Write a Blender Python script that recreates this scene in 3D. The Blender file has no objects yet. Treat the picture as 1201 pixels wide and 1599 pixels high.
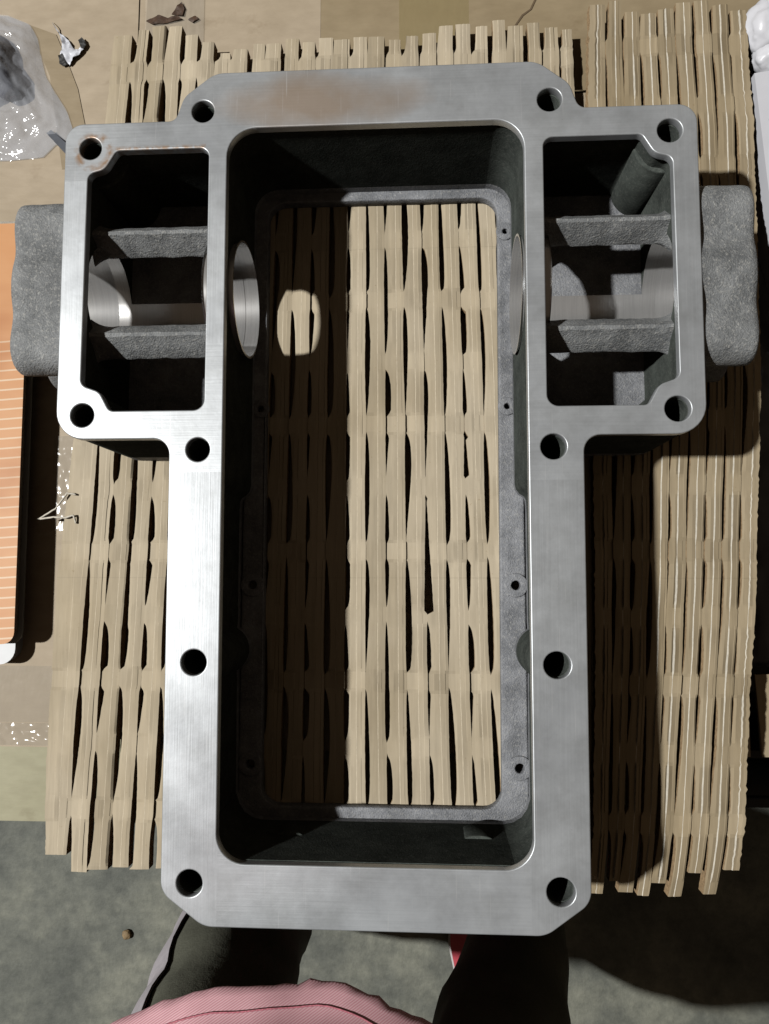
import bpy, bmesh, math, random
from mathutils import Vector, Matrix, noise as mnoise
random.seed(11)
sc = bpy.context.scene
COL = sc.collection
U = 0.0004                    # metres per layout unit of the housing
HZ = 250                      # height of the housing in units

# ------------------------------------------------------------------ camera
cam_d = bpy.data.cameras.new("camera")
cam = bpy.data.objects.new("camera", cam_d)
COL.objects.link(cam)
cam.matrix_world = Matrix(((0.99831, 0.0039, 0.05798, 0.034623),
                           (0.000624, 0.996968, -0.077811, -0.077224),
                           (-0.058108, 0.077716, 0.995281, 0.574222),
                           (0, 0, 0, 1)))
cam_d.sensor_fit = 'VERTICAL'
cam_d.sensor_height = 36.0
cam_d.lens = 1200.0 / 1599.0 * 36.0
cam_d.clip_start = 0.01
cam_d.clip_end = 60.0
sc.camera = cam

# ------------------------------------------------------------------ world and lamp
w = bpy.data.worlds.new("World")
sc.world = w
w.use_nodes = True
bg = w.node_tree.nodes["Background"]
bg.inputs[0].default_value = (1.0, 0.74, 0.52, 1)
bg.inputs[1].default_value = 0.055

ld = bpy.data.lights.new("ceiling_lamp", 'POINT')
ld.energy = 1080.0
ld.color = (1.0, 0.985, 0.955)
ld.shadow_soft_size = 0.08
lamp = bpy.data.objects.new("ceiling_lamp", ld)
lamp.location = (-2.90, 0.06, 4.10)
COL.objects.link(lamp)
sc.view_settings.view_transform = 'Standard'
sc.view_settings.look = 'None'
sc.view_settings.exposure = 0.0
sc.view_settings.gamma = 1.0
sc.cycles.use_denoising = True
sc.cycles.max_bounces = 8
sc.cycles.diffuse_bounces = 0
sc.cycles.glossy_bounces = 3

# ------------------------------------------------------------------ node helpers
def new_mat(name):
    m = bpy.data.materials.new(name)
    m.use_nodes = True
    nt = m.node_tree
    return m, nt, nt.nodes["Principled BSDF"]

class N:
    def __init__(s, nt):
        s.nt = nt
        s._tc = None
    def n(s, t, **k):
        nd = s.nt.nodes.new(t)
        for a, v in k.items():
            setattr(nd, a, v)
        return nd
    def l(s, a, b):
        s.nt.links.new(a, b)
    def co(s):
        if not s._tc:
            s._tc = s.n('ShaderNodeTexCoord')
        return s._tc.outputs['Object']
    def mapped(s, scale):
        m = s.n('ShaderNodeMapping')
        s.l(s.co(), m.inputs['Vector'])
        m.inputs['Scale'].default_value = scale
        return m.outputs[0]
    def noise(s, scale=(1, 1, 1), sc_=1.0, detail=4, rough=.55):
        nd = s.n('ShaderNodeTexNoise')
        nd.inputs['Scale'].default_value = sc_
        nd.inputs['Detail'].default_value = detail
        nd.inputs['Roughness'].default_value = rough
        s.l(s.mapped(scale), nd.inputs['Vector'])
        return nd.outputs['Fac']
    def ramp(s, fac, stops):
        r = s.n('ShaderNodeValToRGB')
        e = r.color_ramp.elements
        while len(e) < len(stops):
            e.new(0.5)
        for i, (p, c) in enumerate(stops):
            e[i].position = p
            e[i].color = c if len(c) == 4 else (*c, 1)
        s.l(fac, r.inputs[0])
        return r.outputs[0]
    def mix(s, fac, a, b, mode='MIX'):
        m = s.n('ShaderNodeMix', data_type='RGBA', blend_type=mode)
        for sock, v in ((m.inputs[0], fac), (m.inputs[6], a), (m.inputs[7], b)):
            if isinstance(v, (int, float)):
                sock.default_value = v
            elif isinstance(v, tuple):
                sock.default_value = v if len(v) == 4 else (*v, 1)
            else:
                s.l(v, sock)
        return m.outputs[2]
    def math(s, op, a, b=None, c=None, clamp=False):
        m = s.n('ShaderNodeMath', operation=op, use_clamp=clamp)
        for i, v in enumerate((a, b, c)):
            if v is None:
                continue
            if isinstance(v, (int, float)):
                m.inputs[i].default_value = v
            else:
                s.l(v, m.inputs[i])
        return m.outputs[0]
    def bump(s, h, strength, dist, base=None):
        b = s.n('ShaderNodeBump')
        b.inputs['Strength'].default_value = strength
        b.inputs['Distance'].default_value = dist
        s.l(h, b.inputs['Height'])
        if base is not None:
            s.l(base, b.inputs['Normal'])
        return b.outputs[0]
    def sep(s):
        x = s.n('ShaderNodeSeparateXYZ')
        s.l(s.co(), x.inputs[0])
        return x.outputs

def step(g, v, edge, width):          # smooth 0..1 step as v passes edge
    r = g.n('ShaderNodeMapRange')
    r.interpolation_type = 'SMOOTHSTEP'
    g.l(v, r.inputs[0])
    r.inputs[1].default_value = edge - width
    r.inputs[2].default_value = edge + width
    return r.outputs[0]

def simple_mat(name, col, rough=.5, metal=0, nscale=60, var=.25, bump=0.0, bscale=200, spec=.5):
    m, nt, p = new_mat(name)
    g = N(nt)
    f = g.noise((1, 1, 1), nscale, 5)
    a = tuple(c * (1 - var) for c in col)
    b = tuple(min(1, c * (1 + var)) for c in col)
    g.l(g.ramp(f, [(.3, a), (.7, b)]), p.inputs['Base Color'])
    p.inputs['Roughness'].default_value = rough
    p.inputs['Metallic'].default_value = metal
    p.inputs['Specular IOR Level'].default_value = spec
    if bump:
        g.l(g.bump(g.noise((1, 1, 1), bscale, 4), bump, .001), p.inputs['Normal'])
    return m

# ------------------------------------------------------------------ materials
def paper_mat(name, col, pale=0.0):
    m, nt, p = new_mat(name)
    g = N(nt)
    fib = g.noise((260, 14, 40), 1, 4)          # fibre streaks along the flutes
    blot = g.noise((14, 9, 9), 1, 4)
    c = g.ramp(fib, [(.25, tuple(x * .86 for x in col)), (.75, tuple(x * 1.10 for x in col))])
    c2 = g.ramp(blot, [(.3, (.84, .81, .76)), (.62, (1.03, 1.03, 1.05))])
    c = g.mix(1.0, c, c2, 'MULTIPLY')
    speck = g.ramp(g.noise((1, 1, 1), 420, 2), [(.70, (1, 1, 1)), (.78, (.72, .66, .55))])
    c = g.mix(.55, c, speck, 'MULTIPLY')
    oi = g.n('ShaderNodeObjectInfo')
    c = g.mix(1.0, c, g.ramp(oi.outputs['Random'], [(.0, (.86, .85, .83)), (1.0, (1.06, 1.06, 1.07))]), 'MULTIPLY')
    y = g.sep()[1]
    for e in (-.1016, .151):                    # score lines pressed across the sheet
        d = g.math('ABSOLUTE', g.math('SUBTRACT', y, e))
        k = g.math('SUBTRACT', 1.0, g.math('DIVIDE', d, .0006), clamp=True)
        c = g.mix(g.math('MULTIPLY', k, .35), c, tuple(x * .62 for x in col))
    g.l(c, p.inputs['Base Color'])
    p.inputs['Roughness'].default_value = .72
    p.inputs['Specular IOR Level'].default_value = .3
    g.l(g.bump(fib, .35, .0006, g.bump(g.noise((60, 22, 30), 1, 3), .5, .0015)), p.inputs['Normal'])
    return m

M_mat1 = paper_mat('kraft_paper_pale', (.54, .465, .335))
M_mat2 = paper_mat('kraft_paper_warm', (.42, .345, .225))
M_core = simple_mat('corrugated_core', (.42, .29, .16), .85, nscale=400, var=.35, bump=.5, bscale=600)
M_edge = simple_mat('cut_paper_edge', (.70, .65, .55), .8, nscale=300, var=.15, bump=.4, bscale=500)
M_edge1 = simple_mat('cut_paper_edge_tan', (.60, .52, .39), .8, nscale=300, var=.15, bump=.4, bscale=500)

def box_mat(name, a, b):
    m, nt, p = new_mat(name)
    g = N(nt)
    blot = g.noise((7, 9, 7), 1, 6, .6)
    fib = g.noise((60, 120, 60), 1, 4)
    c = g.ramp(blot, [(.3, a), (.7, b)])
    c = g.mix(.5, c, g.ramp(fib, [(.3, (.8, .78, .75)), (.7, (1.08, 1.08, 1.08))]), 'MULTIPLY')
    st = g.ramp(g.noise((16, 20, 16), 1, 5, .65), [(.60, (1, 1, 1)), (.72, (.55, .48, .40))])
    c = g.mix(.5, c, st, 'MULTIPLY')
    g.l(c, p.inputs['Base Color'])
    p.inputs['Roughness'].default_value = .65
    g.l(g.bump(g.noise((12, 60, 20), 1, 4), .5, .0015), p.inputs['Normal'])
    return m
M_box = box_mat('box_cardboard', (.28, .215, .125), (.37, .295, .185))
M_boxpale = box_mat('box_cardboard_pale', (.40, .325, .225), (.50, .415, .305))
M_boxolive = box_mat('box_cardboard_olive', (.34, .32, .20), (.42, .40, .27))
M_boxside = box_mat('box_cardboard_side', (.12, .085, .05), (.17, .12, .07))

def tape_mat(name, col, alpha, rough=.12):
    m, nt, p = new_mat(name)
    g = N(nt)
    p.inputs['Base Color'].default_value = (*col, 1)
    p.inputs['Roughness'].default_value = rough
    p.inputs['Alpha'].default_value = alpha
    h = g.noise((60, 30, 40), 1, 3, .5)
    g.l(g.bump(h, .35, .003), p.inputs['Normal'])
    return m
M_tape = tape_mat('clear_tape', (.62, .55, .45), .30)
M_tapeyellow = tape_mat('yellowed_tape', (.45, .36, .18), .45, .25)

def cast_mat(name, col, bump=1.0, spark=.35, spec=.35, rough=.6, metal=.05):
    m, nt, p = new_mat(name)
    g = N(nt)
    big = g.noise((28, 28, 28), 1, 5, .6)
    fine = g.noise((1, 1, 1), 520, 4, .7)
    patch = g.noise((70, 70, 70), 1, 4, .7)
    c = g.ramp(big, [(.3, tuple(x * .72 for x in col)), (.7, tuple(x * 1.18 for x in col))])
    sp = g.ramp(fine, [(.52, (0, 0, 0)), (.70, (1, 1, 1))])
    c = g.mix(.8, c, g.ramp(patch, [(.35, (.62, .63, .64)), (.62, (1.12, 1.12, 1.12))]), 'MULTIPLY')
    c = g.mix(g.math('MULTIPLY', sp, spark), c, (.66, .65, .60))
    g.l(c, p.inputs['Base Color'])
    p.inputs['Metallic'].default_value = metal
    p.inputs['Roughness'].default_value = rough
    p.inputs['Specular IOR Level'].default_value = spec
    h = g.math('ADD', g.noise((1, 1, 1), 900, 3), g.math('MULTIPLY', g.noise((1, 1, 1), 260, 3), .7))
    g.l(g.bump(h, bump, .0011), p.inputs['Normal'])
    return m
M_cast = cast_mat('sand_cast_iron', (.285, .295, .315), .8)
M_castwall = cast_mat('shade_darkened_cast_wall', (.085, .097, .088), .25, .10, .03, .92, 0.0)  # same casting darkened: the cavity's shade is put into the wall colour
M_castboss = cast_mat('sand_cast_iron_boss', (.235, .245, .25), .75, .45)

def machined_mat(name):
    m, nt, p = new_mat(name)
    g = N(nt)
    ring = g.noise((1400, 30, 30), 1, 2)
    g.l(g.ramp(ring, [(.3, (.64, .64, .64)), (.7, (.76, .76, .75))]), p.inputs['Base Color'])
    p.inputs['Metallic'].default_value = .7
    p.inputs['Roughness'].default_value = .24
    g.l(g.bump(ring, .04, .0002), p.inputs['Normal'])
    return m
M_bore = machined_mat('turned_bore_metal')

def flange_mat():
    m, nt, p = new_mat('milled_flange_metal')
    g = N(nt)
    xyz = g.sep()
    x, y = xyz[0], xyz[1]
    ax = g.math('ABSOLUTE', x)
    # milling passes: along the side rails the cutter ran lengthwise, elsewhere crosswise
    railL = g.math('MULTIPLY', g.math('LESS_THAN', x, -236 * U), g.math('LESS_THAN', y, -36 * U))
    railR = g.math('MULTIPLY', g.math('GREATER_THAN', x, 236 * U), g.math('LESS_THAN', y, -52 * U))
    wingL = g.math('MULTIPLY', g.math('LESS_THAN', x, -466 * U),
                   g.math('MULTIPLY', g.math('LESS_THAN', y, 447 * U), g.math('GREATER_THAN', y, 30 * U)))
    inL = g.math('MULTIPLY', g.math('MULTIPLY', g.math('LESS_THAN', x, -240 * U), g.math('GREATER_THAN', x, -266 * U)),
                 g.math('MULTIPLY', g.math('GREATER_THAN', y, 172 * U), g.math('LESS_THAN', y, 452 * U)))
    wingR = g.math('GREATER_THAN', x, 470 * U)
    zone = g.math('ADD', g.math('ADD', railL, railR), g.math('ADD', g.math('ADD', wingL, inL), wingR), clamp=True)
    brY = g.noise((900, 18, 18), 1, 3)
    brX = g.noise((18, 900, 18), 1, 3)
    brush = g.n('ShaderNodeMix', data_type='FLOAT')
    g.l(zone, brush.inputs[0]); g.l(brX, brush.inputs[2]); g.l(brY, brush.inputs[3])
    br = brush.outputs[0]
    mott = g.noise((16, 16, 16), 1, 6, .62)
    c = g.ramp(mott, [(.28, (.46, .485, .51)), (.72, (.59, .62, .645))])
    c = g.mix(.28, c, g.ramp(br, [(.3, (.80, .80, .80)), (.7, (1.1, 1.1, 1.1))]), 'MULTIPLY')
    cloud = g.ramp(g.noise((30, 30, 30), 1, 5, .7), [(.42, (1, 1, 1)), (.74, (.70, .695, .68))])
    c = g.mix(.8, c, cloud, 'MULTIPLY')
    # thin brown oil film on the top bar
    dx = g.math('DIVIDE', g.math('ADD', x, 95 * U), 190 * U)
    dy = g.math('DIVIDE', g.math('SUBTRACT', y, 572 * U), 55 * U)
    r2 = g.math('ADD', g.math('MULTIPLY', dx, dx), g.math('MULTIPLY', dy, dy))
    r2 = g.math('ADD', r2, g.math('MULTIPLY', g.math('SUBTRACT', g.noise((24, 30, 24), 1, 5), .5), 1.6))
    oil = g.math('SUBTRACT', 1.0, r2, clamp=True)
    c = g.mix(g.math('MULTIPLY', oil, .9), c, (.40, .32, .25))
    # rust round the upper bolt hole of the left wing
    hx = g.math('ADD', x, 462 * U)
    hy = g.math('SUBTRACT', y, 496 * U)
    d = g.math('SQRT', g.math('ADD', g.math('MULTIPLY', hx, hx), g.math('MULTIPLY', hy, hy)))
    ring = g.math('SUBTRACT', 1.0, g.math('DIVIDE', g.math('ABSOLUTE', g.math('SUBTRACT', d, 27 * U)), 9 * U), clamp=True)
    ring = g.math('MULTIPLY', ring, step(g, g.noise((120, 120, 120), 1, 4), .48, .12))
    c = g.mix(g.math('MULTIPLY', ring, .8), c, (.33, .17, .06))
    # rust along the edge of the left wing window
    ey = g.math('SUBTRACT', 1.0, g.math('DIVIDE', g.math('ABSOLUTE', g.math('SUBTRACT', y, 500 * U)), 5 * U), clamp=True)
    ey = g.math('MULTIPLY', ey, g.math('MULTIPLY', g.math('LESS_THAN', x, -275 * U), g.math('GREATER_THAN', x, -430 * U)))
    c = g.mix(g.math('MULTIPLY', ey, g.math('MULTIPLY', step(g, g.noise((200, 200, 200), 1, 3), .5, .1), .8)), c, (.35, .2, .09))
    # fine scratches in two odd directions and a few dings
    for rot, scl in ((.6, 300), (-1.0, 260), (1.3, 340)):
        mp = g.n('ShaderNodeMapping')
        g.l(g.co(), mp.inputs[0])
        mp.inputs['Rotation'].default_value = (0, 0, rot)
        mp.inputs['Scale'].default_value = (scl * 4, scl * .07, 1)
        nz = g.n('ShaderNodeTexNoise')
        nz.inputs['Scale'].default_value = 1
        nz.inputs['Detail'].default_value = 1
        g.l(mp.outputs[0], nz.inputs['Vector'])
        k = g.ramp(nz.outputs['Fac'], [(.73, (0, 0, 0)), (.77, (1, 1, 1))])
        c = g.mix(g.math('MULTIPLY', k, .35), c, (.72, .72, .72))
    # bright hairline nicks and dark pits
    sp = g.ramp(g.noise((1, 1, 1), 520, 2), [(.74, (0, 0, 0)), (.80, (1, 1, 1))])
    c = g.mix(g.math('MULTIPLY', sp, .5), c, (.22, .21, .20))
    g.l(c, p.inputs['Base Color'])
    p.inputs['Metallic'].default_value = .50
    rg = g.ramp(mott, [(.3, (.37, .37, .37)), (.7, (.46, .46, .46))])
    g.l(rg, p.inputs['Roughness'])
    p.inputs['Anisotropic'].default_value = .16
    tg = g.n('ShaderNodeCombineXYZ')
    g.l(g.math('SUBTRACT', 1.0, zone), tg.inputs[0])
    g.l(zone, tg.inputs[1])
    g.l(tg.outputs[0], p.inputs['Tangent'])
    g.l(g.bump(br, .10, .0004, g.bump(mott, .10, .002)), p.inputs['Normal'])
    return m
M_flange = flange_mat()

def concrete_mat():
    m, nt, p = new_mat('floor_concrete')
    g = N(nt)
    a = g.noise((9, 9, 9), 1, 7, .65)
    b = g.noise((60, 60, 60), 1, 5, .7)
    c = g.ramp(a, [(.3, (.090, .098, .090)), (.5, (.16, .168, .148)), (.66, (.25, .255, .215))])
    c = g.mix(.7, c, g.ramp(b, [(.35, (.62, .64, .62)), (.65, (1.15, 1.15, 1.1))]), 'MULTIPLY')
    g.l(c, p.inputs['Base Color'])
    p.inputs['Roughness'].default_value = .7
    g.l(g.bump(b, .5, .003), p.inputs['Normal'])
    return m
M_floor = concrete_mat()

# ------------------------------------------------------------------ object helpers
def tag(o, label=None, cat=None, group=None, kind=None):
    for k, v in (('label', label), ('category', cat), ('group', group), ('kind', kind)):
        if v:
            o[k] = v
    return o

def thing(name, label, cat, loc=(0, 0, 0), group=None):
    o = bpy.data.objects.new(name, None)
    o.empty_display_size = .02
    o.location = loc
    COL.objects.link(o)
    return tag(o, label, cat, group)

def link_mesh(name, me, mats, parent=None, smooth=None, flat=False):
    for m in (mats if isinstance(mats, (list, tuple)) else [mats]):
        me.materials.append(m)
    if parent is not None and parent.parent is None:
        me.transform(Matrix.Translation(-parent.location))
    if parent is not None and parent.parent is not None:
        me.transform(Matrix.Translation(-parent.parent.location - parent.location))
    if smooth is not None:
        me.shade_smooth()
        if smooth < 179:
            me.set_sharp_from_angle(angle=math.radians(smooth))
        if flat:
            for p in me.polygons:
                if max(abs(c) for c in p.normal) > .9999:
                    p.use_smooth = False
    o = bpy.data.objects.new(name, me)
    COL.objects.link(o)
    if parent is not None:
        o.parent = parent
    return o

def mesh_from(name, v, f):
    me = bpy.data.meshes.new(name)
    me.from_pydata([tuple(p) for p in v], [], f)
    me.update()
    return me

def bm_mesh(name, bm):
    bmesh.ops.recalc_face_normals(bm, faces=bm.faces[:])
    me = bpy.data.meshes.new(name)
    bm.to_mesh(me)
    bm.free()
    return me

def round_poly(pts, seg=8):
    """pts: (x, y, r) corners -> list of (x, y) with rounded corners."""
    out = []
    n = len(pts)
    for i in range(n):
        p0, p1, p2 = Vector(pts[i - 1][:2]), Vector(pts[i][:2]), Vector(pts[(i + 1) % n][:2])
        r = pts[i][2]
        a, b = (p0 - p1).normalized(), (p2 - p1).normalized()
        ang = a.angle(b)
        if r <= 0 or ang > math.pi - .02:
            out.append(tuple(p1))
            continue
        d = r / math.tan(ang / 2)
        d = min(d, (p0 - p1).length * .499, (p2 - p1).length * .499)
        r = d * math.tan(ang / 2)
        c = p1 + (a + b).normalized() * (r / math.sin(ang / 2))
        s, e = p1 + a * d - c, p1 + b * d - c
        a0, a1 = math.atan2(s.y, s.x), math.atan2(e.y, e.x)
        da = (a1 - a0 + math.pi) % (2 * math.pi) - math.pi
        for k in range(seg + 1):
            t = a0 + da * k / seg
            out.append((c.x + r * math.cos(t), c.y + r * math.sin(t)))
    return out

def circle(cx, cy, r, n=28):
    return [(cx + r * math.cos(2 * math.pi * i / n), cy + r * math.sin(2 * math.pi * i / n)) for i in range(n)]

def slab(loops, z0, z1, bevel=0.0, s=U):
    """filled outline with holes, extruded between two heights (units) -> mesh"""
    cu = bpy.data.curves.new('outline', 'CURVE')
    cu.dimensions = '2D'
    cu.fill_mode = 'BOTH'
    cu.extrude = (z1 - z0) * s / 2 - bevel * s
    cu.bevel_depth = bevel * s
    cu.bevel_resolution = 2 if bevel else 0
    cu.offset = -bevel * s
    for lp in loops:
        sp = cu.splines.new('POLY')
        sp.points.add(len(lp) - 1)
        for i, (x, y) in enumerate(lp):
            sp.points[i].co = (x * s, y * s, 0, 1)
        sp.use_cyclic_u = True
    ob = bpy.data.objects.new('outline', cu)
    COL.objects.link(ob)
    dg = bpy.context.evaluated_depsgraph_get()
    me = bpy.data.meshes.new_from_object(ob.evaluated_get(dg))
    bpy.data.objects.remove(ob)
    bpy.data.curves.remove(cu)
    bm = bmesh.new()
    bm.from_mesh(me)
    bpy.data.meshes.remove(me)
    bmesh.ops.remove_doubles(bm, verts=bm.verts[:], dist=1e-6)
    bmesh.ops.translate(bm, verts=bm.verts[:], vec=(0, 0, (z0 + z1) * s / 2))
    me = bm_mesh('slab', bm)
    me.materials.clear()
    return me

def cut(me, cutters, mats):
    """me minus cutter meshes; each cutter face keeps its own material"""
    ob = bpy.data.objects.new('work', me)
    me.materials.append(mats[0])
    COL.objects.link(ob)
    tmp = []
    for c in cutters:
        c.materials.append(mats[1])
        co = bpy.data.objects.new('cutter', c)
        COL.objects.link(co)
        tmp.append(co)
        md = ob.modifiers.new('b', 'BOOLEAN')
        md.operation = 'DIFFERENCE'
        md.solver = 'EXACT'
        md.object = co
        md.material_mode = 'TRANSFER'
    dg = bpy.context.evaluated_depsgraph_get()
    out = bpy.data.meshes.new_from_object(ob.evaluated_get(dg))
    for o in tmp + [ob]:
        bpy.data.objects.remove(o)
    slots = [m.name if m else '' for m in out.materials]
    idx = [0 if slots[p.material_index] == mats[0].name else 1 for p in out.polygons]
    out.materials.clear()
    for p, i in zip(out.polygons, idx):
        p.material_index = i
    return out

def cyl_x(cy, cz, r, x0, x1, n=72):
    bm = bmesh.new()
    ra = [bm.verts.new((x0 * U, (cy + r * math.cos(2 * math.pi * i / n)) * U, (cz + r * math.sin(2 * math.pi * i / n)) * U)) for i in range(n)]
    rb = [bm.verts.new((x1 * U, (cy + r * math.cos(2 * math.pi * i / n)) * U, (cz + r * math.sin(2 * math.pi * i / n)) * U)) for i in range(n)]
    bm.faces.new(ra); bm.faces.new(rb)
    for i in range(n):
        bm.faces.new((ra[i], ra[(i + 1) % n], rb[(i + 1) % n], rb[i]))
    return bm_mesh('cyl', bm)

def loft(rings, closed=True, cap=True):
    """rings of equal length points -> mesh"""
    v, f = [], []
    n = len(rings[0])
    for r in rings:
        v += [tuple(p) for p in r]
    for i in range(len(rings) - 1):
        for j in range(n if closed else n - 1):
            k = (j + 1) % n
            f.append((i * n + j, i * n + k, (i + 1) * n + k, (i + 1) * n + j))
    if cap and closed:
        f.append(tuple(range(n - 1, -1, -1)))
        f.append(tuple((len(rings) - 1) * n + j for j in range(n)))
    bm = bmesh.new()
    bv = [bm.verts.new(p) for p in v]
    for q in f:
        try:
            bm.faces.new([bv[i] for i in q])
        except ValueError:
            pass
    return bm_mesh('loft', bm)

def tube(path, radii, n=12):
    rings = []
    path = [Vector(p) for p in path]
    for i, p in enumerate(path):
        d = (path[min(i + 1, len(path) - 1)] - path[max(i - 1, 0)]).normalized()
        s = d.cross(Vector((0, 1, .13))).normalized() if abs(d.y) < .95 else d.cross(Vector((1, 0, 0))).normalized()
        t = d.cross(s)
        r = radii[i] if isinstance(radii, (list, tuple)) else radii
        rings.append([p + s * r * math.cos(2 * math.pi * k / n) + t * r * math.sin(2 * math.pi * k / n) for k in range(n)])
    return loft(rings)

def prism(poly, z0, z1):
    """polygon in metres -> thin solid"""
    return slab([poly], z0, z1, 0, 1.0)

def fr(x, y=0.0, z=0.0):
    return mnoise.noise(Vector((x, y, z)))

# ------------------------------------------------------------------ floor
def grid(x0, x1, y0, y1, nx, ny, zf):
    v = [(x0 + (x1 - x0) * i / nx, y0 + (y1 - y0) * j / ny, 0) for j in range(ny + 1) for i in range(nx + 1)]
    v = [(a, b, zf(a, b)) for a, b, _ in v]
    f = [(j * (nx + 1) + i, j * (nx + 1) + i + 1, (j + 1) * (nx + 1) + i + 1, (j + 1) * (nx + 1) + i) for j in range(ny) for i in range(nx)]
    return v, f

ZF = -.40
v, f = grid(-2.5, 2.5, -2.5, 2.5, 60, 60, lambda a, b: ZF + .0012 * fr(a * 6, b * 6))
tag(link_mesh('concrete_floor', mesh_from('concrete_floor', v, f), M_floor, None, 180), 'grey green mottled concrete floor under the boxes', None, None, 'structure')

# ------------------------------------------------------------------ cardboard box under everything
ZB = -.0130
box = thing('cardboard_box', 'large brown taped cardboard box carrying the grey metal housing', 'cardboard box', (0, .15, ZF))
def panel(name, poly, z1, th, m, parent):
    return link_mesh(name, prism(poly, z1 - th, z1), m, parent)
RE = .268
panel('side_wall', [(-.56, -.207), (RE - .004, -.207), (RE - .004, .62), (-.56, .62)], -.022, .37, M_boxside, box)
panel('top_flap', [(-.2015, -.2115), (RE, -.2115), (RE, .300), (-.2015, .300)], ZB, .004, M_boxpale, box)
panel('top_flap', [(-.60, -.2115), (-.2035, -.2115), (-.2035, .302), (-.2015, .60), (-.60, .60)], ZB + .0003, .004, M_boxpale, box)
panel('top_flap', [(-.2025, .302), (-.0521, .302), (-.0511, .60), (-.2005, .60)], ZB - .0002, .004, M_boxpale, box)
panel('top_flap', [(-.0518, .302), (.335, .302), (.335, .60), (-.0508, .60)], ZB + .0006, .004, M_box, box)
# lower flap that sticks out in front
panel('front_flap', [(-.60, -.283), (.262, -.2815), (.262, -.2135), (-.60, -.2135)], -.060, .004, M_boxolive, box)
def wrinkled(name, x0, x1, y0, y1, z, amp, m, parent, nx=40, ny=40, sx=90, sy=40, rot=0):
    cx, cy = (x0 + x1) / 2, (y0 + y1) / 2
    v, f = grid(x0, x1, y0, y1, nx, ny, lambda a, b: z + amp * (abs(fr(a * sx, b * sy, 3)) + .5 * abs(fr(a * sx * 2.3, b * sy * 2.3, 9))))
    c, s = math.cos(rot), math.sin(rot)
    v = [(cx + (a - cx) * c - (b - cy) * s, cy + (a - cx) * s + (b - cy) * c, q) for a, b, q in v]
    return link_mesh(name, mesh_from(name, v, f), m, parent, 180)
wrinkled('packing_tape', -.197, -.148, .345, .50, ZB + .0004, .0016, M_tape, box, 50, 60, 110, 60)
wrinkled('packing_tape', .012, .068, .31, .52, ZB + .0006, .0004, M_tapeyellow, box, 20, 30)
wrinkled('packing_tape', -.42, -.238, -.2105, -.1935, ZB + .0004, .0020, M_tape, box, 200, 40, 50, 70)
wrinkled('packing_tape', -.42, -.238, -.193, -.150, ZB + .0006, .0003, M_tape, box, 60, 20, 20, 20)
wrinkled('packing_tape', -.262, -.237, -.045, .030, ZB + .0006, .0010, M_tape, box, 20, 80, 120, 70)
# strip of brown gummed paper stuck on the top, with a darkened rim
pts = [(-.294, .375), (-.272, .366), (-.262, .343), (-.252, .318), (-.245, .287), (-.243, .25), (-.263, .25), (-.276, .33), (-.293, .368)]
M_gum = box_mat('gummed_paper', (.27, .205, .12), (.36, .29, .19))
panel('paper_tape', pts, ZB + .0009, .0006, M_gum, box)

M_glue = simple_mat('brown_glue_crust', (.075, .042, .025), .6, nscale=300, var=.4, bump=.6, bscale=300)
def late_parts():
    for poly in ([(-.196, .374), (-.186, .3785), (-.178, .376), (-.170, .3775), (-.166, .374), (-.178, .3715), (-.19, .3705)],
                 [(-.1745, .3785), (-.170, .386), (-.1665, .389), (-.164, .383), (-.1655, .377)],
                 [(-.161, .374), (-.155, .377), (-.152, .3735), (-.157, .371)]):
        crumple('glue_crust', poly, ZB + .0012, .0014, M_glue, box)
    crack = [(.103, .356), (.110, .3665), (.1165, .371), (.1235, .3865), (.1255, .393), (.1262, .3925), (.1245, .385), (.1178, .3705), (.1112, .3655), (.1042, .3555)]
    link_mesh('tear', prism(crack, ZB + .0007, ZB + .0011), M_boxside, box)

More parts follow.
